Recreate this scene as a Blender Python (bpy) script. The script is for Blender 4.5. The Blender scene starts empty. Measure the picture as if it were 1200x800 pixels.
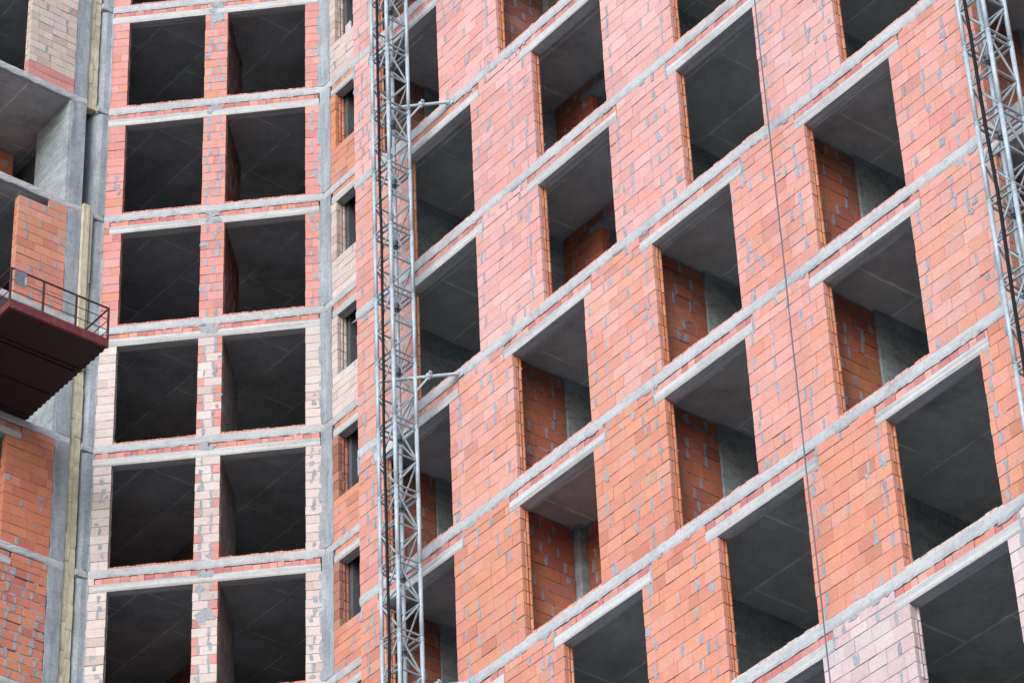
import bpy, math, random
from mathutils import Vector, Matrix, noise
RN = random.Random(7)
U = RN.uniform
scene = bpy.context.scene
COL = scene.collection

# ------------------------------------------------------------------ materials
def srgb(r, g, b):
    f = lambda c: (c/255/12.92) if c/255 <= .04045 else ((c/255+.055)/1.055)**2.4
    return (f(r), f(g), f(b))

class NT:
    def __init__(s, name):
        s.m = bpy.data.materials.new(name); s.m.use_nodes = True
        s.t = s.m.node_tree; s.b = s.t.nodes['Principled BSDF']
        s.tc = s.n('ShaderNodeTexCoord')
    def n(s, kind, **kw):
        x = s.t.nodes.new(kind)
        for k, v in kw.items(): setattr(x, k, v)
        return x
    def l(s, a, b): s.t.links.new(a, b)
    def noise(s, scale, detail=4, rough=.6, stretch=None, rot=0.0):
        t = s.n('ShaderNodeTexNoise'); t.inputs['Scale'].default_value = scale
        t.inputs['Detail'].default_value = detail; t.inputs['Roughness'].default_value = rough
        if stretch:
            m0 = s.n('ShaderNodeMapping'); m0.inputs['Rotation'].default_value = (0, 0, rot)
            mp = s.n('ShaderNodeMapping'); mp.inputs['Scale'].default_value = stretch
            s.l(s.tc.outputs['Object'], m0.inputs['Vector']); s.l(m0.outputs[0], mp.inputs['Vector']); s.l(mp.outputs[0], t.inputs['Vector'])
        else: s.l(s.tc.outputs['Object'], t.inputs['Vector'])
        return t.outputs['Fac']
    def ramp(s, fac, stops):
        r = s.n('ShaderNodeValToRGB'); e = r.color_ramp.elements
        while len(e) < len(stops): e.new(.5)
        for i, (p, c) in enumerate(stops):
            e[i].position = p; e[i].color = (c, c, c, 1) if isinstance(c, (int, float)) else (*c, 1)
        s.l(fac, r.inputs[0]); return r.outputs[0]
    def mix(s, mode, fac, a, b):
        x = s.n('ShaderNodeMix', data_type='RGBA', blend_type=mode)
        if isinstance(fac, (int, float)): x.inputs[0].default_value = fac
        else: s.l(fac, x.inputs[0])
        for i, v in ((6, a), (7, b)):
            if isinstance(v, tuple): x.inputs[i].default_value = (*v, 1)
            else: s.l(v, x.inputs[i])
        return x.outputs[2]
    def bump(s, h, strength, dist):
        b = s.n('ShaderNodeBump'); b.inputs['Strength'].default_value = strength
        b.inputs['Distance'].default_value = dist
        s.l(h, b.inputs['Height']); s.l(b.outputs[0], s.b.inputs['Normal'])
    def done(s, col, rough=.9, metal=0.0, spec=.3):
        if isinstance(col, tuple): s.b.inputs['Base Color'].default_value = (*col, 1)
        else: s.l(col, s.b.inputs['Base Color'])
        s.b.inputs['Roughness'].default_value = rough; s.b.inputs['Metallic'].default_value = metal
        s.b.inputs['Specular IOR Level'].default_value = spec
        return s.m

M = {}
def mk_brick():
    t = NT('fired clay brick')
    a = t.n('ShaderNodeAttribute'); a.attribute_name = 'Col'
    c = t.mix('MULTIPLY', 1, a.outputs['Color'], t.ramp(t.noise(2.2, 5, .65), [(.3, .92), (.55, 1.0), (.75, 1.05)]))
    c = t.mix('MULTIPLY', 1, c, t.ramp(t.noise(26, 3, .6), [(.3, .88), (.7, 1.08)]))
    # lime bloom and cement dust
    c = t.mix('MIX', t.ramp(t.noise(2.6, 8, .78), [(.58, 0.0), (.72, .22)]), c, (.52, .44, .42))
    c = t.mix('MIX', t.ramp(t.noise(9, 6, .78), [(.6, 0.0), (.74, .4)]), c, (.40, .37, .37))
    t.bump(t.noise(60, 4, .7), .35, .006)
    return t.done(c, .92, 0, .2)
def mk_concrete(name, base, lo=.62, hi=1.18, streak=None, rough=.9, bump=.5, dirt=.35, fine=.78):
    t = NT(name)
    n1 = t.ramp(t.noise(1.3, 7, .68), [(.28, lo), (.5, 1.0), (.74, hi)])
    c = t.mix('MULTIPLY', 1, base, n1)
    n2 = t.ramp(t.noise(14, 5, .7), [(.32, fine), (.6, 1.05)])
    c = t.mix('MULTIPLY', 1, c, n2)
    if streak:
        c = t.mix('MULTIPLY', .8, c, t.ramp(t.noise(*streak), [(.34, .6), (.6, 1.08)]))
    c = t.mix('MIX', t.ramp(t.noise(4.5, 8, .78), [(.56, 0.0), (.7, dirt)]), c, tuple(.42*x for x in base))
    t.bump(t.noise(22, 6, .75), bump, .02)
    return t.done(c, rough, 0, .25)
M['brick'] = mk_brick()
M['mortar'] = mk_concrete('grey mortar', (.29, .315, .355), .7, 1.15)
M['concrete'] = mk_concrete('cast concrete', (.395, .41, .43), .74, 1.12, dirt=.65, bump=.3, fine=.85)
M['column'] = mk_concrete('column concrete', (.30, .335, .375), .78, 1.15, (1.6, 5, .7, (3, 3, .35), 0), dirt=.4)
M['plaster'] = mk_concrete('rough cement render', (.34, .39, .42), .7, 1.2, (2.0, 6, .75, (1, 1, 3), .5), dirt=.4)
RA = math.atan2(-.76556, .64337)
for _k, _u in (('R', (.643366, -.765559)), ('M', (.99623, -.086742)), ('L', (.765703, .643194))):
    M['lintel'+_k] = mk_concrete('precast lintel concrete', (.45, .455, .46), .8, 1.08, (1.6, 5, .65, (.2, 9, 9), -math.atan2(_u[1], _u[0])), dirt=.3, bump=.2, fine=.9)
M['lintel'] = M['lintelR']
def mk_ceiling():
    t = NT('shuttered ceiling concrete')
    mp = t.n('ShaderNodeMapping'); mp.inputs['Rotation'].default_value = (0, 0, -RA)
    t.l(t.tc.outputs['Object'], mp.inputs['Vector'])
    # slightly wobbly sheet joints
    w = t.n('ShaderNodeTexNoise'); w.inputs['Scale'].default_value = 3; t.l(mp.outputs[0], w.inputs['Vector'])
    wm = t.n('ShaderNodeVectorMath', operation='MULTIPLY_ADD'); t.l(w.outputs['Color'], wm.inputs[0])
    wm.inputs[1].default_value = (.05, .05, 0); t.l(mp.outputs[0], wm.inputs[2])
    b = t.n('ShaderNodeTexBrick'); b.offset = .35; b.inputs['Scale'].default_value = 1
    b.inputs['Brick Width'].default_value = 2.44; b.inputs['Row Height'].default_value = 1.22
    b.inputs['Mortar Size'].default_value = .035; b.inputs['Mortar Smooth'].default_value = .9
    b.inputs['Color1'].default_value = (.50, .50, .50, 1); b.inputs['Color2'].default_value = (.43, .43, .432, 1)
    b.inputs['Mortar'].default_value = (.74, .74, .73, 1)
    t.l(wm.outputs[0], b.inputs['Vector'])
    vis = t.ramp(t.noise(1.4, 3, .6), [(.34, 0.0), (.56, 1.0)])
    c0 = t.mix('MIX', vis, (.465, .465, .466), b.outputs['Color'])
    c = t.mix('MULTIPLY', 1, c0, t.ramp(t.noise(1.1, 8, .72), [(.3, .66), (.5, 1), (.7, 1.22)]))
    c = t.mix('MULTIPLY', 1, c, t.ramp(t.noise(5, 6, .7), [(.35, .88), (.6, 1.04)]))
    t.bump(t.noise(16, 5, .7), .3, .015)
    return t.done(c, .85, 0, .3)
M['ceiling'] = mk_ceiling()
M['floor'] = mk_concrete('dark site floor', (.16, .16, .16), .6, 1.2)  # tone darkened to keep bounced light off the ceilings
M['dark'] = mk_concrete('shade-toned concrete', (.085, .095, .105), .7, 1.2)  # concrete colour lowered to carry the shade of the rooms
def mk_steel(name, base, rust, amt):
    t = NT(name)
    c = t.mix('MULTIPLY', 1, base, t.ramp(t.noise(9, 5, .7), [(.3, .75), (.65, 1.1)]))
    c = t.mix('MIX', t.ramp(t.noise(5, 8, .75), [(.55, 0.0), (.72, amt)]), c, rust)
    t.bump(t.noise(40, 4, .6), .2, .004)
    return t.done(c, .55, .15, .4)
M['galv'] = mk_steel('galvanised steel', (.36, .43, .48), (.14, .14, .145), .4)
M['brace'] = mk_steel('darker galvanised steel', (.285, .345, .385), (.10, .10, .10), .5)  # darker grey than the corner tubes
M['redsteel'] = mk_steel('red oxide painted steel', (.155, .036, .042), (.26, .16, .15), .6)
M['darkred'] = mk_steel('near-black red sheet steel', (.028, .012, .013), (.018, .010, .010), .9)  # deck and floor beams, much darker than the edge beams
M['railred'] = mk_steel('dark red railing paint', (.085, .03, .032), (.04, .022, .022), .8)
M['joint_shade'] = NT('open joint, grimed').done((.05, .04, .04), 1)  # dark colour standing in for the shade inside an open joint
M['rubber'] = NT('black rubber sheath').done((.006, .007, .009), .85)
M['rope'] = mk_steel('dark steel rope', (.09, .10, .13), (.05, .04, .04), .5)
def mk_wool():
    t = NT('yellow mineral wool')
    c = t.mix('MULTIPLY', 1, (.53, .50, .365), t.ramp(t.noise(3, 6, .7), [(.3, .72), (.7, 1.15)]))
    c = t.mix('MULTIPLY', 1, c, t.ramp(t.noise(6, 5, .7, (4, 4, .6)), [(.35, .8), (.65, 1.08)]))
    t.bump(t.noise(30, 6, .8), .5, .02)
    return t.done(c, .97, 0, .05)
M['wool'] = mk_wool()
M['board'] = mk_steel('grey painted sheet', (.17, .20, .24), (.5, .52, .55), .7)
M['pale'] = mk_steel('pale worn sheet', (.5, .52, .54), (.25, .25, .26), .6)
def mk_ground():
    t = NT('bare site ground')
    c = t.ramp(t.noise(.35, 8, .7), [(.3, (.17, .175, .18)), (.7, (.27, .275, .28))])
    return t.done(c, .95)
M['ground'] = mk_ground()

# ------------------------------------------------------------------ mesh builder
class MB:
    def __init__(s, *mats):
        s.v = []; s.f = []; s.mi = []; s.c = []; s.mats = list(mats)
    def face(s, idx, mat=0, col=(.5, .5, .5)):
        s.f.append(idx); s.mi.append(mat); s.c.append(col)
    def hexa(s, pts, mat=0, col=(.5, .5, .5), skip=()):
        # pts: order (s0/s1, d0/d1, z0/z1) -> index s*4+d*2+z
        b = len(s.v); s.v += [tuple(p) for p in pts]
        fs = {'f': (0, 4, 5, 1), 'k': (2, 3, 7, 6), 'l': (0, 1, 3, 2), 'r': (4, 6, 7, 5), 'b': (0, 2, 6, 4), 't': (1, 5, 7, 3)}
        for k, q in fs.items():
            if k not in skip: s.face([b+i for i in q], mat, col)
    def tube(s, a, b, r, n=8, mat=0, cap=True):
        a = Vector(a); b = Vector(b); d = (b-a).normalized()
        x = d.orthogonal().normalized(); y = d.cross(x)
        k = len(s.v)
        for p in (a, b):
            for i in range(n):
                t = 2*math.pi*i/n
                s.v.append(tuple(p + x*(r*math.cos(t)) + y*(r*math.sin(t))))
        for i in range(n):
            j = (i+1) % n
            s.face([k+i, k+j, k+n+j, k+n+i], mat)
        if cap:
            s.face([k+i for i in range(n)][::-1], mat); s.face([k+n+i for i in range(n)], mat)
    def build(s, name, parent=None, smooth=False):
        off = parent_loc(parent)
        me = bpy.data.meshes.new(name)
        me.from_pydata([(p[0]-off[0], p[1]-off[1], p[2]-off[2]) for p in s.v], [], s.f)
        for m in s.mats: me.materials.append(m)
        me.polygons.foreach_set('material_index', s.mi)
        if smooth: me.polygons.foreach_set('use_smooth', [True]*len(s.f))
        if any(m is M['brick'] for m in s.mats):
            ca = me.color_attributes.new('Col', 'FLOAT_COLOR', 'CORNER')
            buf = []
            for f, c in zip(s.f, s.c): buf += [c[0], c[1], c[2], 1.0]*len(f)
            ca.data.foreach_set('color', buf)
        me.update()
        o = bpy.data.objects.new(name, me); COL.objects.link(o)
        if parent is not None: o.parent = parent
        return o
def parent_loc(p):
    v = Vector((0, 0, 0))
    while p is not None:
        v += p.location; p = p.parent
    return v
def thing(name, label, cat, loc=(0, 0, 0), group=None):
    o = bpy.data.objects.new(name, None); COL.objects.link(o); o.location = loc
    o.empty_display_size = .3
    return tag(o, label, cat, group)
def tag(o, label, cat, group=None):
    o['label'] = label; o['category'] = cat
    if group: o['group'] = group
    return o

# ------------------------------------------------------------------ facade frames (recovered from the photograph's perspective)
class F:
    def __init__(s, o, u):
        s.o = Vector((o[0], o[1], 0)); s.u = Vector((u[0], u[1], 0)).normalized()
        s.n = Vector((s.u.y, -s.u.x, 0))          # outward, towards the viewer
    def p(s, a, d, z): return s.o + s.u*a - s.n*d + Vector((0, 0, z))
UM = (.99623, -.086742); UR = (.643366, -.765559); UL = (.765703, .643194)
FM = F((-3.82356, 54.778), UM)
FN = F((-3.82356, 54.778), UR)
FR = F((-6.87954, 52.20979), UR)
FL = F((-5.9865, 57.35292), UL)
Z1 = 48.4754
H = 3.0
def zt(g): return Z1 - H*(g-1)          # top of floor slab g (g counts downwards)
GROUND = -1.6
OPEN, LT, ST = 2.48, 2.665, 2.815       # lintel bottom, lintel top, slab underside above a storey floor

def box(mb, fr, s0, s1, d0, d1, z0, z1, mat=0, col=(.5, .5, .5), j=0.0, skip=()):
    r = (lambda: U(-j, j)) if j else (lambda: 0.0)
    mb.hexa([fr.p(a+r(), d+r(), z+r()) for a in (s0, s1) for d in (d0, d1) for z in (z0, z1)], mat, col, skip)

def rough_bar(mb, fr, s0, s1, z0, z1, d0, d1, step=.16, j=.006, mat=0, jz=None, lump=0.0):
    """bar along the facade whose front face and edges are slightly uneven, as cast or trowelled"""
    jz = j if jz is None else jz
    n = max(2, int((s1-s0)/step)); rows = []
    h = z1-z0
    for i in range(n+1):
        a = s0+(s1-s0)*i/n
        aa = a + (0 if i in (0, n) else U(-.3, .3)*step)
        lo = U(-1, 1)*jz - (U(0, 1)**4)*lump; hi = U(-1, 1)*jz
        prof = [(d1, z0+lo*.3), (d0+.012, z0+lo), (d0+U(-j, j), z0+h*.22+lo*.5), (d0+U(-j, j), z0+h*.55), (d0+U(-j, j), z0+h*.85+hi*.5), (d0+.008, z1+hi), (d1, z1)]
        rows.append([len(mb.v)+k for k in range(len(prof))])
        mb.v += [tuple(fr.p(aa, d, z)) for d, z in prof]
    m = len(rows[0])
    for A, B in zip(rows, rows[1:]):
        for k in range(m):
            q = (k+1) % m
            mb.face([A[k], B[k], B[q], A[q]], mat)
    mb.face(rows[0], mat); mb.face(rows[-1][::-1], mat)

PAL = {
 'orange': [((.535, .232, .17), 6), ((.55, .25, .168), 3), ((.53, .255, .20), 3), ((.46, .19, .14), 1)],
 'salmon': [((.545, .272, .23), 6), ((.555, .297, .26), 4), ((.545, .252, .195), 3), ((.49, .232, .20), 1)],
 'pink':   [((.555, .318, .297), 6), ((.565, .338, .322), 3), ((.555, .292, .258), 3), ((.50, .28, .27), 1)],
 'rose':   [((.51, .24, .215), 6), ((.54, .27, .245), 4), ((.45, .195, .175), 1), ((.53, .235, .165), 1)],
 'jamb':   [((.55, .215, .115), 5), ((.51, .18, .10), 3), ((.57, .26, .165), 2)],
 'red':    [((.50, .18, .115), 5), ((.53, .205, .125), 3), ((.45, .155, .115), 2)],
 'inner':  [((.42, .145, .09), 5), ((.45, .165, .095), 3), ((.36, .13, .10), 2)],  # bricks darkened so their colour carries the indoor shade
 'white':  [((.535, .455, .435), 6), ((.515, .43, .405), 3), ((.55, .475, .46), 3), ((.47, .385, .35), 1)],
 'mixed':  [((.53, .445, .405), 5), ((.48, .37, .335), 4), ((.52, .425, .385), 3), ((.45, .335, .30), 2)],
 'lilac':  [((.51, .41, .42), 5), ((.48, .38, .395), 3), ((.54, .445, .455), 3), ((.48, .355, .36), 1)],
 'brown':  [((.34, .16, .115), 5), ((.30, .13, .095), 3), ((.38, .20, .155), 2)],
 'strip':  [((.50, .225, .20), 5), ((.43, .17, .155), 4), ((.56, .285, .245), 2), ((.53, .23, .155), 1)],
}
def pick(pal):
    L = PAL[pal]; x = U(0, sum(w for _, w in L))
    for c, w in L:
        x -= w
        if x <= 0: break
    k = U(.95, 1.05)
    return tuple(min(.8, v*k*U(.98, 1.02)) for v in c)

def patch(mb, fr, a, z, w, h, d, mat):
    """trowelled patch of mortar squeezed out over a joint"""
    n = 16; b = len(mb.v); ring = []
    sk = U(-.12, .12); ta = U(.55, 1.15); tb = U(.55, 1.15)
    for k in range(n):
        t = 2*math.pi*(k+U(-.3, .3))/n
        c, s_ = math.cos(t), math.sin(t)
        rr = 1/((abs(c)**5+abs(s_)**5)**.2)*U(.74, 1.1)
        ring.append((a + w/2*rr*c*(ta if s_ > 0 else tb) + sk*rr*s_*w, z + h/2*rr*s_))
    for q, r in ring: mb.v.append(tuple(fr.p(q, d+U(-.004, .001), r)))
    for q, r in ring: mb.v.append(tuple(fr.p(q, d+.02, r)))
    mb.face([b+k for k in range(n)], mat)
    for k in range(n):
        j = (k+1) % n
        mb.face([b+k, b+n+k, b+n+j, b+j], mat)

def flute(mb, fr, s, sg, da, db, za, zb, jj, col):
    w = db-da; b = len(mb.v)
    prof = [(-.10, da), (-.022, da), (-.003+jj*.5, da+w*.16), (jj, da+w*.5), (-.003+jj*.5, db-w*.16), (-.022, db), (-.10, db)]
    for z in (za, zb):
        for e, d in prof: mb.v.append(tuple(fr.p(s+sg*e, d, z+U(-.001, .001))))
    n = len(prof)
    for k in range(n-1): mb.face([b+k, b+k+1, b+n+k+1, b+n+k], 0, col)
    mb.face([b+k for k in range(n)], 0, col); mb.face([b+n+k for k in range(n)], 0, col)

def lay(mb, fr, s0, s1, z0, z1, ch, bl, pal, d0=0.0, ends=(True, True), patches=.3, thick=.2,
        rows=3, flip=0, pointed=.25, joint=.005, bed=.0105, top=None, stack=None, edge_pal=None, pal_low=None, cols=None, edge_p=1.0, backskip=True):
    """courses of bricks in the frame fr between s0 and s1: mat 0 brick, mat 1 mortar"""
    n = max(1, round((z1-z0)/ch)); ch = (z1-z0)/n
    # mortar core, set back behind the brick faces
    zt_ = z1 if top is None else min(top)
    box(mb, fr, s0+.026, s1-.026, d0+.010, d0+thick-.004, z0, zt_, 1)
    rw = thick/rows
    lot = 1.0; lw = 1.0
    for i in range(n):
        if i == 0 or U(0, 1) < .22: lot = U(.95, 1.04); lw = U(.95, 1.06)
        za, zb = z0+i*ch+bed*.5, z0+(i+1)*ch-bed*.5
        if top is not None:
            # broken top: drop bricks whose base is above the line
            pass
        if stack:
            cuts = [s0+(s1-s0)*q for q in stack[(i+flip) % len(stack)]]
        else:
            cuts = [s0]
            x = s0 + (bl*.5 if (i+flip) % 2 else bl) + U(-.05, .05)
            if (i+flip) % 3 == 2: x = s0 + bl*U(.3, .7)
            while x < s1-.07:
                cuts.append(x); x += bl*(1 if U(0, 1) > .1 else .62)+U(-.012, .012)
            cuts.append(s1)
        for q in range(len(cuts)-1):
            a0, a1 = cuts[q], cuts[q+1]
            if top is not None:
                mid = (a0+a1)/2; lim = top[0]+(top[1]-top[0])*(mid-s0)/(s1-s0)
                if zb > lim+.05: continue
            first, last = q == 0, q == len(cuts)-2
            p_ = pal
            if pal_low and i < pal_low[1]: p_ = pal_low[0]
            if edge_pal and (a1-a0) < edge_pal[1] and (first or last) and U(0, 1) < edge_p: p_ = edge_pal[0]
            c = pick(p_); c = (c[0]*lot, c[1]*lot*lw, c[2]*lot*lw)
            e0 = -U(-.003, .006) if first and ends[0] else joint*.5
            e1 = U(-.003, .006) if last and ends[1] else -joint*.5
            dd = U(-.0035, .004)
            tl = U(-.0025, .0025)
            pts = []
            for si, a in enumerate((a0+e0, a1+e1)):
                for d in (d0+dd+(tl if si else -tl), d0+rw-.007):
                    for z in (za+U(-.0015, .0015), zb+U(-.0015, .0015)):
                        pts.append(fr.p(a, d, z))
            mb.hexa(pts, 0, c, skip=('k',))
            # the bricks behind, which show on the reveal
            for side, on in ((0, first and ends[0]), (1, last and ends[1])):
                if not on: continue
                for r in range(1, rows):
                    jj = U(-.003, .009)
                    cc = pick('jamb' if p_ in ('pink', 'salmon', 'orange') else p_)
                    flute(mb, fr, s0 if side == 0 else s1, -1 if side == 0 else 1, d0+r*rw+.005, d0+(r+1)*rw-.005, za+.002, zb-.002, jj, cc)
                    if U(0, 1) < .45:
                        e_ = U(-.008, .008)
                        m0, m1 = (s0-e_, s0+.05) if side == 0 else (s1-.05, s1+e_)
                        q0 = d0+r*rw+U(-.03, .03)
                        box(mb, fr, m0, m1, max(q0, d0+.004), q0+U(.03, .06), za-.016, za+U(.004, .02), 1, j=.004)
            # mortar over joints
            if not last:
                if cols is None:
                    pr = patches*.9
                    if U(0, 1) < pr: patch(mb, fr, a1+U(-.02, .02), (za+zb)/2+U(-.012, .012), U(.055, .09), (zb-za)*U(.85, 1.12), d0-.003, 1)
                elif U(0, 1) < patches*.22:
                    patch(mb, fr, a1+U(-.03, .03), (za+zb)/2+U(-.02, .02), U(.04, .085), (zb-za)*U(.7, 1.1), d0-.003, 1)
        if cols is not None:
            for (ca, par, pc) in cols:
                if (i+par) % 2 == 0 and U(0, 1) < pc or U(0, 1) < pc*.22:
                    patch(mb, fr, ca+U(-.03, .03), (za+zb)/2+U(-.012, .012), U(.05, .085), (zb-za)*U(.85, 1.15), d0-.003, 1)
                    if U(0, 1) < .2: patch(mb, fr, ca+U(-.07, .07), za+U(-.03, .03), U(.05, .1), U(.06, .12), d0-.0035, 1)
        for a0, a1 in zip(cuts, cuts[1:]):
            if U(0, 1) < patches*.10:
                patch(mb, fr, U(a0+.03, a1-.03), (za+zb)/2+U(-.05, .05), U(.08, .16), (zb-za)*U(.35, .8), d0-.003, 1)
            if U(0, 1) < .10 and i and a1-a0 > .15:
                mb.f and box(mb, fr, a0+.01, a1-.01, d0+.0, d0+.02, za-bed*.9-.004, za+.004, 2, skip=('k',))  # solid dark strip painting a shaded gap into the bed joint
            if U(0, 1) < pointed and i:
                w0, w1 = sorted((U(a0, a1), U(a0, a1)))
                if w1-w0 > .06:
                    box(mb, fr, w0, w1, d0+U(-.003, .004), d0+.03, za-bed-U(0, .008), za+U(0, .006), 1, j=.003)

def brick_part(name, root, fr, *a, **k):
    mb = MB(M['brick'], M['mortar'], M['joint_shade']); lay(mb, fr, *a, **k)
    return mb.build(name, root)

def sill_and_strip(kind, mb, fr, s0, s1, z0, z1, pal, wl, d0):
    """single row of small brick ends"""
    x = s0
    while x < s1-.02:
        w = min(wl*U(.75, 1.25), s1-x)
        dz = U(-.008, .008) if kind == 'sill' else 0
        box(mb, fr, x+.004, x+w-.004, d0+U(-.006, .008), d0+.11, z0, z1+dz-(.0 if kind == 'sill' else U(.002, .014)), 0, pick(pal), .003)
        x += w
    box(mb, fr, s0+.002, s1-.002, d0+.02, d0+.17, z0+.001, z1-.012, 1)

def lintel_part(root, fr, s0, s1, zf, wl, wr, proud=.012, strip='strip', z0=OPEN, z1=LT, t=.2, tone=1):
    mb = MB(M['lintelM' if fr is FM else 'lintelL' if fr is FL else 'lintelR'], M['mortar'])
    rough_bar(mb, fr, s0, s1, zf+z0, zf+z1, -proud, t, .3, .003, 0, .0025)
    o = mb.build('lintel', root)
    b = MB(M['brick'], M['mortar'], M['joint_shade'])
    sill_and_strip('strip', b, fr, s0+.01, s1-.01, zf+z1+.004, zf+ST-.012, strip, .17, .006)
    # mortar squeezed between lintel and bricks
    x = s0
    while x < s1-.1:
        w = U(.05, .25)
        if U(0, 1) < .5: box(b, fr, x, min(x+w, s1), -.004, .05, zf+z1-.004, zf+z1+U(.006, .03), 1, j=.005)
        x += w
    b.build('brick_course', o)
    return o

# ================================================================== MAIN BUILDING
BX = FM.p(-2, 0, 0)
main = thing('apartment_building', 'unfinished red brick apartment block with rows of empty window openings', 'building', (FR.p(14, 3, 0).x, FR.p(14, 3, 0).y, GROUND))

G_TOP, G_BOT = -1, 13
# ---- floor slabs, one per storey, running through all three facades
COR = FL.p(-3.36, 0, 0)
def slab_outline(e):
    """e: set-back of the core behind the facade plane"""
    return [FL.p(-3.61, 6, 0), FL.p(-3.61, e, 0), FL.p(-3.37, e, 0), FM.p(-4.74, e, 0), FM.p(-e*.4, e, 0), FN.p(6.45-e, e, 0), FR.p(6.45+e, e, 0), FR.p(27, e, 0), FR.p(27, 6, 0), FN.p(6.45, 7, 0), FM.p(0, 7.5, 0)]
for g in range(G_TOP, G_BOT+1):
    z1, z0 = zt(g), zt(g)-(H-ST)
    mb = MB(M['concrete'], M['ceiling'], M['floor'])
    pts = slab_outline(.06); n = len(pts); b = len(mb.v)
    for z in (z0+.004, z1-.004): mb.v += [(p.x, p.y, z) for p in pts]
    mb.face([b+i for i in range(n)][::-1], 1); mb.face([b+n+i for i in range(n)], 2)
    for i in range(n):
        j = (i+1) % n
        mb.face([b+i, b+j, b+n+j, b+n+i], 0)
    if g <= 7: rough_bar(mb, FM, -4.73, -.01, z0, z1, -.010, .1, .075, .003, 0, .005, .025)
    rough_bar(mb, FN, .0, 6.44, z0, z1, -.010, .1, .075, .003, 0, .005, .025)
    rough_bar(mb, FR, 6.44, 27, z0, z1, -.012, .1, .075, .003, 0, .0045, .022)
    mb.build('floor_slab', main)

M['bounce'] = mk_concrete('pale bounce sheet', (.50, .50, .49), .8, 1.1)
for g in range(2, G_BOT):
    mb = MB(M['bounce']); box(mb, FR, 6.7, 26.9, .205, 5.8, zt(g)+.0005, zt(g)+.004); mb.build('floor_bounce_sheet', main)  # unseen pale sheet, added to bounce light onto the ceilings
# ---- middle facade: two window bays per storey
MW = [(-4.345, -2.63), (-2.135, -.40)]
M_EDGE = (-4.725, -.075)
mpal = {-1: 'rose', 0: 'rose', 1: 'rose', 2: 'rose', 3: 'rose', 4: 'white', 5: 'white', 6: 'white', 7: 'white'}
for g in range(-1, 8):
    zf = zt(g); pal = mpal[g]; w = pal == 'white'; ch = .2065 if w else .2255
    ep = ('red', .14) if w else None
    pt = .75 if (g >= 5) else (.25 if g == 4 else .35)
    # left pier, one brick wide
    o = MB(M['brick'], M['mortar'], M['joint_shade'])
    st = [[0, 1], [0, .52, 1], [0, 1], [0, 1]] if g in (2, 3, 5) else [[0, 1], [0, 1], [0, 1], [0, .55, 1]]
    lay(o, FM, M_EDGE[0], MW[0][0], zf, zf+OPEN, ch, .36, pal, ends=(False, True), stack=st, patches=pt, flip=g)
    if g in (2, 5, 6) or w and g != 4:
        for i in range(11):
            if U(0, 1) < (.55 if g >= 5 else .2):
                patch(o, FM, U(-4.62, -4.45), zf+.12+i*.22, U(.08, .14), U(.1, .19), -.003, 1)
    o.build('brick_pier', main)
    # middle pier
    o = MB(M['brick'], M['mortar'], M['joint_shade'])
    st = [[0, .68, 1], [0, .28, 1], [0, .25, .70, 1]] if w else [[0, .30, .70, 1], [0, .62, 1], [0, .28, 1], [0, .22, .5, .78, 1]]
    lay(o, FM, MW[0][1], MW[1][0], zf, zf+OPEN, ch*.98, .36, pal, stack=st, patches=1.05 if w else .8, edge_pal=('rose', .17) if w else None, edge_p=.95 if g == 4 else .55, flip=g % 3)
    for i in range(11):
        for a in (-2.50, -2.26):
            if U(0, 1) < (.12 if g == 4 else .25):
                patch(o, FM, a+U(-.03, .03), zf+.12+i*.22, U(.05, .10), U(.14, .22), -.003, 1)
    if g in (0, 1, 6): patch(o, FM, -2.38, zf+1.75 if g == 6 else zf+2.38, .42, .34, -.006, 1)
    # mortar lump joining the lintels over the pier
    for k in range(4): patch(o, FM, -2.38+U(-.1, .1), zf+2.66+U(-.1, .1), U(.15, .3), U(.1, .22), -.014, 1)
    o.build('brick_pier', main)
    o = MB(M['brick'], M['mortar'], M['joint_shade'])
    lay(o, FM, MW[1][1], M_EDGE[1], zf, zf+OPEN, ch, .34, pal, ends=(True, False), stack=[[0, 1], [0, 1] if g == 4 else [0, .45, 1], [0, 1]], patches=.35, flip=g)
    for i in range(11):
        if U(0, 1) < (.6 if g in (2, 3, 5, 6) else .1):
            patch(o, FM, U(-.3, -.2), zf+.12+i*.215, U(.07, .12), U(.1, .18), -.003, 1)
        if U(0, 1) < .75: patch(o, FM, -.10, zf+.12+i*.22, U(.06, .12), U(.16, .3), -.004, 1)
    o.build('brick_pier', main)
    left = -4.73 if g in (1, 2, 4, 5) else -4.60
    lintel_part(main, FM, left, -2.37, zf, 0, 0)
    lintel_part(main, FM, -2.368, -.10, zf, 0, 0)
    if left > -4.7:
        brick_part('brick_pier', main, FM, M_EDGE[0], left, zf+OPEN+.003, zf+ST, .16, .3, pal, patches=.9, ends=(False, False))
    for a, b in MW:
        o = MB(M['brick'], M['mortar'], M['joint_shade'])
        sill_and_strip('sill', o, FM, a+.005, b-.005, zf+.001, zf+.045, 'orange' if g in (4, 5) else 'strip', .09, .004)
        o.build('sill_course', main)
    # cross wall behind the middle pier
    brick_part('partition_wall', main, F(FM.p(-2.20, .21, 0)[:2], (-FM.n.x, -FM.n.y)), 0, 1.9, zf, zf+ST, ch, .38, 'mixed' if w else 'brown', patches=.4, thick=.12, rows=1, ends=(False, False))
    o = MB(M['dark']); box(o, FM, -.14, -.02, .21, 7.0, zf+.001, zf+ST-.001); o.build('shear_wall', main)  # side wall added to block stray light between the rooms
    if g in (4, 5, 6, 7):
        a = FM.p(-4.3, 4.35, 0) if g > 4 else FM.p(-3.9, 4.45, 0)
        brick_part('partition_wall', main, F(a[:2], UR), 0, 2.3 if g > 4 else 1.5, zf, zf+ST, .22, .38, 'brown', patches=.2, thick=.12, rows=1, ends=(False, False))

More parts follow.
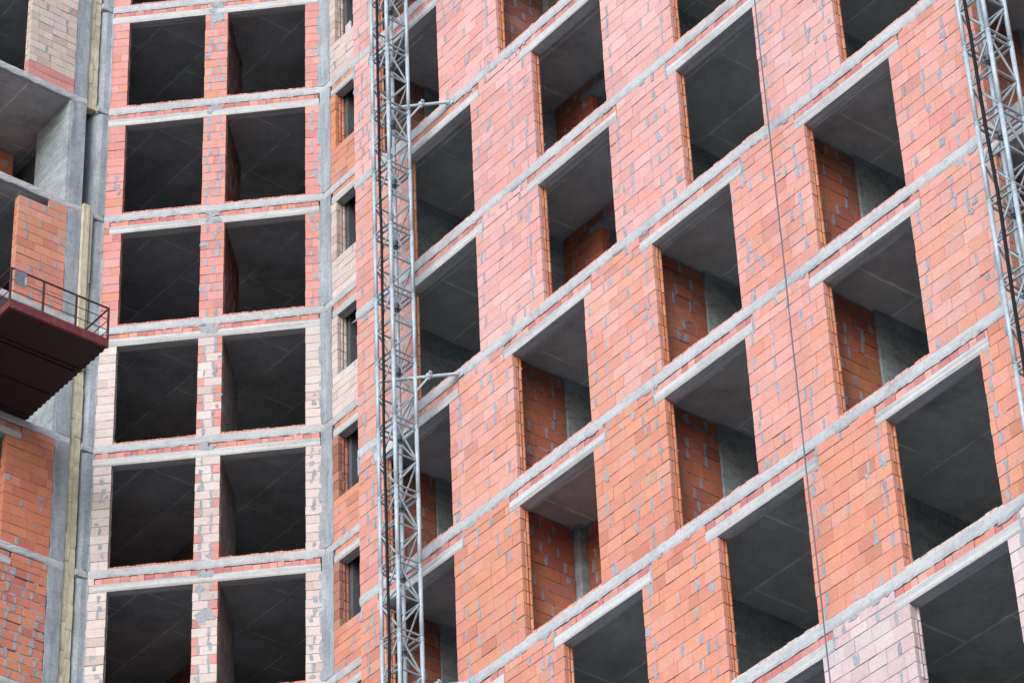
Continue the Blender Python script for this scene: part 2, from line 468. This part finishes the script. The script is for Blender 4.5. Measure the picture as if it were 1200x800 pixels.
# ---- corner column between the middle facade and the recessed return
for g in range(-1, 8):
    zf = zt(g); mb = MB(M['column'])
    n = 14; rows = []
    for i in range(n+1):
        z = zf+.001 + (ST-.002)*i/n
        e = .012
        prof = [FM.p(-.075-U(.0, .03), -e, 0), FM.p(-.01, -e-.004+U(-.003, .003), 0), FN.p(.10, -e+U(-.004, .004), 0), FN.p(.235+U(-.01, .035), -e, 0), FN.p(.23, .12, 0), FM.p(-.07, .12, 0)]
        rows.append([len(mb.v)+k for k in range(len(prof))])
        mb.v += [(p.x, p.y, z) for p in prof]
    for A, B in zip(rows, rows[1:]):
        for k in range(len(A)):
            q = (k+1) % len(A); mb.face([A[k], A[q], B[q], B[k]])
    mb.face(rows[0][::-1]); mb.face(rows[-1])
    mb.build('concrete_column', main)
# ---- column at the expansion joint
for g in range(-1, 9):
    zf = zt(g); mb = MB(M['column'])
    n = 10; rows = []
    for i in range(n+1):
        z = zf+.001 + (ST-.002)*i/n
        prof = [FL.p(-3.66, 1.6, 0), FL.p(-3.65, .40, 0), FL.p(-3.612, .20, 0), FL.p(-3.55, .07, 0), FL.p(-3.47, .01, 0), FL.p(-3.35, -.008+U(-.004, .004), 0), FM.p(-4.722+U(-.01, .03), -.010, 0), FM.p(-4.735, .12, 0), FL.p(-3.37, 1.6, 0)]
        rows.append([len(mb.v)+k for k in range(len(prof))])
        mb.v += [(p.x, p.y, z) for p in prof]
    for A, B in zip(rows, rows[1:]):
        for k in range(len(A)):
            q = (k+1) % len(A); mb.face([A[k], A[q], B[q], B[k]])
    mb.face(rows[0][::-1]); mb.face(rows[-1])
    # slab edge between the columns, in line with the joint
    mb.build('concrete_column', main)
    m2 = MB(M['concrete'])
    rough_bar(m2, FL, -3.612, -3.352, zf-(H-ST)+.03, zf-.012, -.011, .2, .09, .004, 0, .004)
    m2.build('slab_edge', main)

# ---- recessed return with the narrow windows
npal = {-1: 'mixed', 0: 'mixed', 1: 'mixed', 2: 'jamb', 3: 'mixed', 4: 'white', 5: 'brown', 6: 'brown', 7: 'orange'}
spal = {-1: 'white', 0: 'white', 1: 'white', 2: 'orange', 3: 'white', 4: 'white', 5: 'orange', 6: 'orange', 7: 'orange'}
for g in range(-1, 8):
    zf = zt(g)
    wl, wr, sill = .43, 1.62, .97
    ch = .205 if npal[g] == 'white' else .225
    brick_part('brick_pier', main, FN, .225, wl, zf+sill, zf+OPEN, ch, .3, npal[g], ends=(False, True), stack=[[0, 1]], patches=.2, thick=.26)
    brick_part('brick_spandrel', main, FN, .225, 3.0, zf, zf+sill, ch*.95, .40, spal[g], ends=(False, False), patches=.18)
    brick_part('brick_pier', main, FN, wr, 3.0, zf+sill+.002, zf+OPEN, .225, .38, 'salmon', patches=.2)
    lintel_part(main, FN, .29, 1.75, zf, 0, 0, strip='orange')
    brick_part('brick_pier', main, FN, 1.76, 3.0, zf+OPEN+.004, zf+ST, .15, .38, 'salmon', ends=(False, False))
    o = MB(M['plaster']); box(o, FN, 3.0, 6.4, .01, .2, zf+.001, zf+ST-.001); o.build('shear_wall', main)
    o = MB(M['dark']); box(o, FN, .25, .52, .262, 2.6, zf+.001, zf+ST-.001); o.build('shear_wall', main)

# ---- projecting right-hand facade
PER = 3.54
def bays(k):
    base = 8.02 if ((k-1)//2) % 2 == 1 else 7.14
    return [(base+PER*i, base+PER*i+1.85) for i in range(6)]
R_END = 27.0
rpal = {0: 'pink', 1: 'pink', 2: 'pink', 3: 'pink', 4: 'pink', 5: 'salmon', 6: 'salmon', 7: 'orange', 8: 'orange', 9: 'lilac', 10: 'lilac', 11: 'orange'}
R_TOPK = -1
for k in range(0, 12):
    g = k+2; zf = zt(g); W = bays(k)
    ext = [(a-U(.17, .29), b+U(.17, .29)) for a, b in W]
    edges = [6.45]+[x for w in W for x in w]+[R_END]
    ee = [6.45]+[x for w in ext for x in w]+[R_END]
    for q in range(0, len(edges), 2):
        s0, s1 = edges[q], edges[q+1]
        if s1-s0 < .1: continue
        pal = rpal[k]
        if k == 8: pal = 'lilac' if s0 > 16 else 'orange'
        if k in (5,) and s0 < 12: pal = 'salmon'
        if k == 4 and s0 < 9: pal = 'salmon'
        if k == 6 and s0 < 13: pal = 'orange'
        if k == 3 and s0 < 8: pal = 'salmon'
        o = MB(M['brick'], M['mortar'], M['joint_shade'])
        L_ = s1-s0; par = RN.randint(0, 1)
        cols = [(s0+U(.14, .30), par, U(.6, .95)), (s1-U(.16, .34), par+RN.randint(0, 1), U(.6, .95))]
        if L_ > 1.2:
            cols.append((s1-U(.42, .62), RN.randint(0, 1), U(.3, .8)))
            if U(0, 1) < .6: cols.append((s0+U(.4, .6), RN.randint(0, 1), U(.2, .6)))
            if U(0, 1) < .5: cols.append((s0+L_*U(.4, .6), RN.randint(0, 1), U(.1, .35)))
        lay(o, FR, s0, s1, zf+.002, zf+OPEN, .2253, .335 if k >= 7 else .375, pal, patches=.3, flip=RN.randint(0, 3), cols=cols, pointed=.3)
        # wall between the lintel ends, up to the slab
        t0, t1 = ee[q]+.008, ee[q+1]-.008
        if t1-t0 > .1:
            lay(o, FR, t0, t1, zf+OPEN+.004, zf+ST-.004, .162, .34, pal, patches=.35, ends=(False, False), pointed=.5)
        # mortar squeezed out under the slab
        x = s0
        while x < s1-.1:
            if U(0, 1) < .35: patch(o, FR, x, zf+ST+U(-.03, .01), U(.08, .3), U(.03, .1), -.008, 1)
            x += .22
        # runs of mortar at lintel ends
        for e in (t0, t1):
            if U(0, 1) < .45: patch(o, FR, e, zf+2.62, U(.06, .13), U(.2, .42), -.006, 1)
        o.build('brick_pier', main)
    for (a, b), (x0, x1) in zip(W, ext):
        lintel_part(main, FR, x0, x1, zf, a, b, proud=.014)
        o = MB(M['brick'], M['mortar'], M['joint_shade'])
        sill_and_strip('sill', o, FR, a+.005, b-.005, zf+.002, zf+.05, 'pink' if k < 7 else 'mixed', .12, .006)
        o.build('sill_course', main)
    # interiors
    typeB = W[0][0] < 7.5
    for i, (a, b) in enumerate(W[:5]):
        fr = F(FR.p(a-.37, .205, 0)[:2], (-FR.n.x, -FR.n.y))     # runs inwards; its face looks along the facade
        if typeB:
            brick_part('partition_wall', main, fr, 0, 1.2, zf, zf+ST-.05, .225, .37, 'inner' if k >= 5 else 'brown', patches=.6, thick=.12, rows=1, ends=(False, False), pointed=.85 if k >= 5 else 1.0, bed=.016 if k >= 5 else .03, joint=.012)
            o = MB(M['plaster'])
            if i == 1 and k in (2, 6):
                box(o, FR, a-.40, a-.22, 1.42, 1.60, zf+.001, zf+ST-.001); o.build('concrete_column', main)
                brick_part('partition_wall', main, FR, a-.21, a+2.9, zf, zf+ST-.03, .225, .37, 'inner', d0=1.56, thick=.12, rows=1, patches=.6, ends=(False, False))
            else:
                box(o, FR, a-.56, a-.335, 1.42, 5.85, zf+.001, zf+ST-.001); o.build('shear_wall', main)
        elif i == 1 and k in (3, 4):
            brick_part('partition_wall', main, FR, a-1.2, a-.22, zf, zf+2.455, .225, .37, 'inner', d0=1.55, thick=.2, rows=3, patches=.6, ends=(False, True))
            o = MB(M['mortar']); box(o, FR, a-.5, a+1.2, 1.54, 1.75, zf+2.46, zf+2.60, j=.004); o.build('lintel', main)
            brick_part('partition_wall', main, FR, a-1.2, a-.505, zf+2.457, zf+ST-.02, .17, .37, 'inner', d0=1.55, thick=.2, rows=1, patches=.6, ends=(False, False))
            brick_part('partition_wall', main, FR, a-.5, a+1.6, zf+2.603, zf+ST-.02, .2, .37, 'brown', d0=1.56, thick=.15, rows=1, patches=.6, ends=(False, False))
            o = MB(M['plaster']); box(o, FR, a-1.45, a-1.25, .21, 5.85, zf+.001, zf+ST-.001); o.build('shear_wall', main)
        else:
            o = MB(M['plaster']); box(o, FR, a-1.72 if i else a-1.3, a-1.5 if i else a-1.1, .21, 5.85, zf+.001, zf+ST-.001); o.build('shear_wall', main)
# return and rear walls
mb = MB(M['mortar']); box(mb, FR, 6.46, 6.66, .21, 4.0, zt(13), zt(2)); mb.build('return_wall', main)
zb, ztop = GROUND, zt(-1)
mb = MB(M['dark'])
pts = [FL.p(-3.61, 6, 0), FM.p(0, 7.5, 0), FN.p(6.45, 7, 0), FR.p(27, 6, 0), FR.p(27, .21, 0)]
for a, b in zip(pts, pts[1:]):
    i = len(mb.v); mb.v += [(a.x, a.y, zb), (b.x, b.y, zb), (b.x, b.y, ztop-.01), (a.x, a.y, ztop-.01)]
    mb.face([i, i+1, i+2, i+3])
mb.build('rear_wall', main)  # unseen wall, added so no light leaks in from behind
# lower storeys down to the ground (outside the picture)
mb = MB(M['mortar'])
box(mb, FR, 6.47, 27, .02, .22, GROUND, zt(13)-.19); mb.build('lower_wall', main)
mb = MB(M['mortar'])
box(mb, FM, -4.72, -.08, .02, .22, GROUND, zt(7)-.19); mb.build('lower_wall', main)
mb = MB(M['mortar'])
box(mb, FN, .25, 6.4, .02, .22, GROUND, zt(7)-.19); mb.build('lower_wall', main)

# ================================================================== LEFT WING
lb = FL.p(-6.5, 2, 0)
wing = thing('building_wing', 'part-built brick wing with open balconies, left of the yellow insulated joint', 'building', (lb.x, lb.y, GROUND))
for g in range(-1, 9):
    z1, z0 = zt(g), zt(g)-.17
    mb = MB(M['concrete'], M['ceiling'], M['floor'])
    pts = [FL.p(-3.905, 6, 0), FL.p(-11, 6, 0), FL.p(-11, .05, 0), FL.p(-3.905, .05, 0)]
    for z in (z0+.004, z1-.004): mb.v += [(p.x, p.y, z) for p in pts]
    mb.face([0, 1, 2, 3], 1); mb.face([7, 6, 5, 4], 2)
    for i in range(4):
        j = (i+1) % 4; mb.face([i, 4+i, 4+j, j], 0)
    rough_bar(mb, FL, -11, -3.9, z0, z1, -.012, .1, .14, .006, 0, .008, .02)
    mb.build('floor_slab', wing)
    if g > 7: continue
    zf = zt(g); CE = 2.828
    mb = MB(M['column']); n = 10; rows = []
    for i in range(n+1):
        z = zf+.001+(CE-.002)*i/n
        prof = [FL.p(-4.225+U(-.03, .015), -.006+U(-.004, .004), 0), FL.p(-4.06, -.008+U(-.004, .004), 0), FL.p(-3.9, -.006, 0), FL.p(-3.9, 1.6, 0), FL.p(-4.22, .5, 0)]
        rows.append([len(mb.v)+k for k in range(5)]); mb.v += [(p.x, p.y, z) for p in prof]
    for A, B in zip(rows, rows[1:]):
        for k in range(5):
            q = (k+1) % 5; mb.face([A[k], A[q], B[q], B[k]])
    mb.face(rows[0][::-1]); mb.face(rows[-1]); mb.build('concrete_column', wing)
    if g in (-1, 0, 1):
        brick_part('brick_pier', wing, FL, -5.385, -4.235, zf, zf+CE, .2, .36, 'mixed', patches=.3, ends=(True, False), pal_low=('rose', 2))
    elif g in (2, 4):
        # open balcony: rendered side wall
        o = MB(M['plaster']); box(o, FL, -4.30, -4.225, .02, 1.36, zf+.001, zf+CE-.001, j=.0); o.build('shear_wall', wing)
        brick_part('partition_wall', wing, FL, -6.4, -4.32, zf, zf+CE-.03, .225, .37, 'red', d0=2.3, thick=.12, rows=1, patches=.4)
    elif g == 3:
        brick_part('brick_pier', wing, FL, -5.40, -4.235, zf, zf+CE, .2255, .38, 'orange', patches=.55, ends=(True, False), top=(2.62+zf, 2.88+zf))
    elif g == 5:
        brick_part('brick_pier', wing, FL, -5.33, -4.235, zf, zf+OPEN+.02, .2255, .38, 'red', patches=.22, ends=(True, False))
        brick_part('brick_pier', wing, FL, -5.0, -4.235, zf+OPEN+.022, zf+CE-.01, .15, .36, 'red', patches=.22, ends=(False, False))
        lintel_part(wing, FL, -7.4, -5.01, zf, 0, 0, z0=OPEN+.022)
        brick_part('brick_pier', wing, FL, -9.5, -7.15, zf, zf+OPEN+.02, .2255, .38, 'red', patches=.22)
    elif g >= 6:
        brick_part('brick_pier', wing, FL, -6.9, -4.235, zf, zf+OPEN+.02, .2, .33, 'red', patches=.85, ends=(True, False), pointed=1.0, bed=.03, joint=.03)
        brick_part('brick_pier', wing, FL, -5.06, -4.235, zf+OPEN+.022, zf+CE-.01, .15, .33, 'red', patches=.4, ends=(False, False))
        lintel_part(wing, FL, -7.6, -5.08, zf, 0, 0, z0=OPEN+.022)
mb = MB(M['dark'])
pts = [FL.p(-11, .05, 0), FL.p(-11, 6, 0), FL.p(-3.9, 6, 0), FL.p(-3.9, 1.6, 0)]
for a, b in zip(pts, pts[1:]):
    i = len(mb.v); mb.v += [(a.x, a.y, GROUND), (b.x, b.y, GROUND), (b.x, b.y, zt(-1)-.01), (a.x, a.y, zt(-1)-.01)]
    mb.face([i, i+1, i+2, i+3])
mb.build('rear_wall', wing)  # added behind the wing to stop light leaking through
mb = MB(M['mortar']); box(mb, FL, -11, -3.91, .02, .22, GROUND, zt(8)-.19); mb.build('lower_wall', wing)

# ================================================================== INSULATION IN THE JOINT
ip = FL.p(-3.755, .2, 0)
ins = thing('joint_insulation', 'yellow mineral wool boards filling the joint between the two buildings', 'insulation', (ip.x, ip.y, GROUND))
def wool(s0, s1, d0, d1, z0, z1):
    mb = MB(M['wool'])
    rough_bar(mb, FL, s0, s1, z0, z1, d0, d1, .05, .004, 0, .004); mb.build('insulation_board', ins)
def wool_run(za, zb, cols, dbase):
    for (s0, s1) in cols:
        z = za - U(0, .0)
        while z < zb-.03:
            h = min(U(.55, .72), zb-z)
            if zb-z-h < .2: h = zb-z
            dd = dbase+U(-.006, .018)
            wool(s0+.003, s1-.003, dd, dd+.2, z+.005, z+h-.005); z += h
two = [(-3.892, -3.757), (-3.755, -3.622)]
wool_run(zt(1)-.15, zt(-1), two, .03)
z2 = zt(2)
wool(-3.888, -3.735, -.085, .15, zt(3)-1.2, z2+.06); wool(-3.733, -3.63, -.035, .15, zt(3)+1.05, z2-.02); wool(-3.733, -3.63, -.01, .15, zt(3)-1.2, zt(3)+1.04)
wool_run(zt(8), zt(3)-1.21, two, .02)

# ================================================================== HOIST MASTS
def mast(name_label, sc0, z_joint, zlo, zhi, group):
    s0, s1, d0, d1 = sc0, sc0+.45, -1.0, -.55
    b = FR.p((s0+s1)/2, (d0+d1)/2, 0)
    root = thing('hoist_mast', name_label, 'mast', (b.x, b.y, GROUND), group)
    L = 1.3705
    k0 = math.floor((zlo-z_joint)/L); k1 = math.ceil((zhi-z_joint)/L)
    cs = [(s0, d0), (s1, d0), (s1, d1), (s0, d1)]          # left, front, right, back
    for k in range(k0, k1):
        za = z_joint+k*L; zb_ = za+L; zm = (za+zb_)/2
        sec = MB(M['brace'])
        # four welded horizontal frames (bottom, middle, top) and zigzag bracing make up one section
        for i in range(4):
            a, c = cs[i], cs[(i+1) % 4]
            for z in (za+.058, zb_-.058): sec.tube(FR.p(*a, z), FR.p(*c, z), .021, 6)
            sec.tube(FR.p(*a, zm), FR.p(*c, zm), .019, 6)
            hi, lo = (a, c) if i % 2 == 0 else (c, a)        # side chord at mid height, front/back chord at the joints
            sec.tube(FR.p(*hi, zm), FR.p(*lo, za+.07), .0175, 6)
            sec.tube(FR.p(*hi, zm), FR.p(*lo, zb_-.07), .0175, 6)
        so = sec.build('mast_section', root)
        for (a, d) in cs:
            ch = MB(M['galv'])
            ch.tube(FR.p(a, d, za+.003), FR.p(a, d, zb_-.003), .036, 10)
            for z in (za+.003, zb_-.033): ch.tube(FR.p(a, d, z), FR.p(a, d, z+.030), .0395, 10)
            ch.build('corner_tube', so, True)
        # bolted joint block and rack on the back chord
        kn = MB(M['rope'])
        for q in range(4):
            t = q*math.pi/4
            dv = FR.u*math.cos(t)*.085 + Vector((0, 0, math.sin(t)*.085)); c_ = FR.p(s0+.05, d1-.05, za)
            kn.tube(c_-dv, c_+dv, .018, 6)
        kn.tube(FR.p(s0+.05, d1-.05, za-.05), FR.p(s0+.05, d1-.05, za+.05), .04, 8)
        kn.build('joint_clamp', so)
    return root, cs
mast_a, csa = mast('grey steel lattice hoist mast before the projecting brick facade, tied to its slabs', 8.345, 39.208, 9.5, 46.0, 'lattice hoist masts on the facade')
mast_b, csb = mast('grey steel lattice hoist mast cropped by the right picture edge', 21.89, 29.555, 9.5, 46.0, 'lattice hoist masts on the facade')
for g in (2, 4, 6, 8):
    z = zt(g+2)-.10
    mb = MB(M['galv'])
    d = (FR.u*-1 + FR.n).normalized()
    a = FR.p(9.32, -.012, z); b = a + d*1.36
    mb.tube(a, b, .030, 10)
    mb.tube(FR.p(9.32, 0, z)-FR.u*.03, FR.p(9.32, -.05, z)-FR.u*.03, .05, 8)
    box(mb, FR, 9.22, 9.42, -.028, -.012, z-.075, z+.075)
    t = mb.build('wall_tie', mast_a, False)
    c = MB(M['galv'])
    cp = a + d*.52
    v = (FR.u*.5 + Vector((0, 0, .86))).normalized()
    c.tube(cp-v*.05, cp+v*.10, .032, 8)
    sd = d.cross(v).normalized()
    c.tube(cp-sd*.08+v*.07, cp+sd*.1+v*.07, .018, 6); c.tube(cp+v*.02-d*.05, cp+v*.02+d*.05, .044, 8)
    c.build('pipe_clamp', t)
    c = MB(M['galv']); c.tube(cp, FR.p(8.795, -.55, z-.30), .02, 8); c.tube(FR.p(8.795, -.55, z-.30), FR.p(8.40, -.56, z-.62), .02, 8)
    c.build('brace', t)

# cables running down beside the masts
def cable(s, d, zlo, zhi, r, label, wob, mat='rubber', name='power_cable', cat='cable', grp=None):
    mb = MB(M[mat]); n = 60; N = 8
    ph = U(0, 6)
    for i in range(n+1):
        z = zlo+(zhi-zlo)*i/n
        c = FR.p(s+wob*math.sin(z*.9+ph)+wob*.6*math.sin(z*2.3), d+wob*.5*math.cos(z*1.1), z)
        for q in range(N):
            t = 2*math.pi*q/N; mb.v.append(tuple(c+FR.u*(r*math.cos(t))+FR.n*(r*math.sin(t))))
    for i in range(n):
        for q in range(N):
            w = (q+1) % N; mb.face([i*N+q, i*N+w, (i+1)*N+w, (i+1)*N+q])
    mb.face(list(range(N))[::-1]); mb.face([n*N+q for q in range(N)])
    o = mb.build(name, None, True)
    tag(o, label, cat, grp)
    return o
cable(8.60, -1.065, 10, 46, .024, 'thick black power cable hanging down the mast that is tied to the slabs', .012, grp='power cables on the masts')
cable(22.09, -1.065, 10, 44, .026, 'thick black power cable hanging down the mast at the right picture edge', .012, grp='power cables on the masts')
cable(17.32, -.30, 12, 44, .0105, 'thin dark steel rope hanging in front of the brick facade between windows', .006, 'rope', 'steel_rope', 'rope')

# ================================================================== LOADING PLATFORM
zp = zt(4)
pb = FL.p(-6.05, 1, 0)
plat = thing('loading_platform', 'dark red steel loading platform with railing, jutting out from the left wing', 'platform', (pb.x, pb.y, zp))
S0, S1, D0, D1 = -7.17, -4.93, -3.02, 1.2
mb = MB(M['darkred'])
box(mb, FL, S0+.01, S1-.012, D0+.06, D1, zp-.004, zp+.012)
x = D0+.2
while x < -.02:                                    # ends of the deck ribs along the free edge
    box(mb, FL, S1-.012, S1+.014+U(0, .012), x, x+.075, zp+.012, zp+.045); x += .16
box(mb, FL, S0+.03, S1-.015, D0+.06, D1, zp+.05, zp+.10)
mb.build('deck', plat)
for d, t in ((-2.05, .03), (-1.95, .012), (-1.0, .035), (-.15, .03)):
    mb = MB(M['darkred']); box(mb, FL, S0+.02, S1-.10, d-t, d+t, zp-.03, zp-.0045); mb.build('floor_beam', plat)
for s in (S0,):
    mb = MB(M['redsteel']); box(mb, FL, s, s+.06, D0+.061, D1, zp-.03, zp+.13); mb.build('edge_beam', plat)
mb = MB(M['redsteel']); box(mb, FL, S0, S1, D0, D0+.06, zp-.03, zp+.17)
for s in [S0+.12+i*.2 for i in range(11)]: box(mb, FL, s, s+.012, D0-.006, D0+.002, zp-.02, zp+.16)
mb.build('edge_beam', plat)
zr = zp+.93
rail = MB(M['railred'])
rail.tube(FL.p(S0, D0+.03, zr), FL.p(S1, D0+.03, zr), .020, 8)
o = rail.build('top_rail', plat)
for s in (S0+.015, S1-.015):
    rail = MB(M['railred']); rail.tube(FL.p(s, D0+.03, zr), FL.p(s, -.3, zr), .020, 8); rail.build('top_rail', plat)
for hz in (.40, .66):
    rail = MB(M['railred']); rail.tube(FL.p(S0, D0+.03, zp+hz), FL.p(S1, D0+.03, zp+hz), .010, 6); rail.build('middle_rail', plat)
    for s in (S0+.015, S1-.015):
        rail = MB(M['railred']); rail.tube(FL.p(s, D0+.03, zp+hz), FL.p(s, -.3, zp+hz), .010, 6); rail.build('middle_rail', plat)
for s in (S0+.015, -6.42, -5.68, S1-.015):
    po = MB(M['railred']); box(po, FL, s-.018, s+.018, D0+.012, D0+.048, zp+.13, zr); po.build('post', plat)
for s in (S0+.015, S1-.015):
    for d in (-2.1, -1.1):
        po = MB(M['railred']); box(po, FL, s-.018, s+.018, d-.018, d+.018, zp+.12, zr); po.build('post', plat)
# sign panel wired to the railing
sg = MB(M['board'], M['pale'])
box(sg, FL, -7.10, -6.83, D0-.012, D0-.002, zp+.56, zp+.90, 0)
box(sg, FL, -6.87, -6.835, D0-.015, D0-.0125, zp+.62, zp+.80, 1)
o = sg.build('notice_board', None)
tag(o, 'small grey notice board wired to the railing of the red platform', 'board')

# offcut standing on a sill of the return
mb = MB(M['pale']); box(mb, FN, .78, .98, .03, .06, zt(1)+.972, zt(1)+1.22, j=.01)
o = mb.build('sheet_offcut'); tag(o, 'pale sheet offcut standing on the topmost narrow window sill', 'sheet')

# ================================================================== GROUND
me = bpy.data.meshes.new('ground')
me.from_pydata([(-900, -900, GROUND), (900, -900, GROUND), (900, 900, GROUND), (-900, 900, GROUND)], [], [(0, 1, 2, 3)])
me.materials.append(M['ground'])
gd = bpy.data.objects.new('ground', me); COL.objects.link(gd); gd['kind'] = 'structure'

# ================================================================== CAMERA
f, pitch, roll = 3938.4788, .646235989, -.0474446108
fw = Vector((0, math.cos(pitch), math.sin(pitch))); up = Vector((0, -math.sin(pitch), math.cos(pitch))); rt = Vector((1, 0, 0))
r2 = rt*math.cos(roll)+up*math.sin(roll); u2 = -rt*math.sin(roll)+up*math.cos(roll)
cam = bpy.data.cameras.new('camera'); co = bpy.data.objects.new('camera', cam); COL.objects.link(co)
co.matrix_world = Matrix(((r2.x, u2.x, -fw.x, 0), (r2.y, u2.y, -fw.y, 0), (r2.z, u2.z, -fw.z, 0), (0, 0, 0, 1)))
cam.sensor_fit = 'HORIZONTAL'; cam.sensor_width = 36; cam.lens = f/1200*36; cam.clip_end = 3000; cam.clip_start = .5
scene.camera = co

# ================================================================== LIGHT: bright overcast
SUN_EL, SUN_AZ = math.radians(29), math.radians(202)      # azimuth measured clockwise from +Y (the view direction)
w = bpy.data.worlds.new('World'); scene.world = w; w.use_nodes = True
nt = w.node_tree; bg = nt.nodes['Background']
sk = nt.nodes.new('ShaderNodeTexSky'); sk.sky_type = 'NISHITA'; sk.sun_disc = False
sk.sun_elevation = SUN_EL; sk.sun_rotation = SUN_AZ; sk.air_density = 1.0; sk.dust_density = 1.0; sk.ozone_density = 1.0
nt.links.new(sk.outputs[0], bg.inputs[0]); bg.inputs[1].default_value = .15
sun = bpy.data.lights.new('sun', 'SUN'); sun.energy = 2.0; sun.angle = math.radians(40); sun.color = (1, .995, .985)
so = bpy.data.objects.new('sun', sun); COL.objects.link(so)
dirv = Vector((math.sin(SUN_AZ)*math.cos(SUN_EL), math.cos(SUN_AZ)*math.cos(SUN_EL), math.sin(SUN_EL)))
so.rotation_euler = dirv.to_track_quat('Z', 'Y').to_euler(); so.location = dirv*60
vs = scene.view_settings
vs.view_transform = 'Standard'; vs.look = 'None'; vs.gamma = 1; vs.use_curve_mapping = False; vs.exposure = 0.74
scene.cycles.max_bounces = 8; scene.cycles.diffuse_bounces = 5
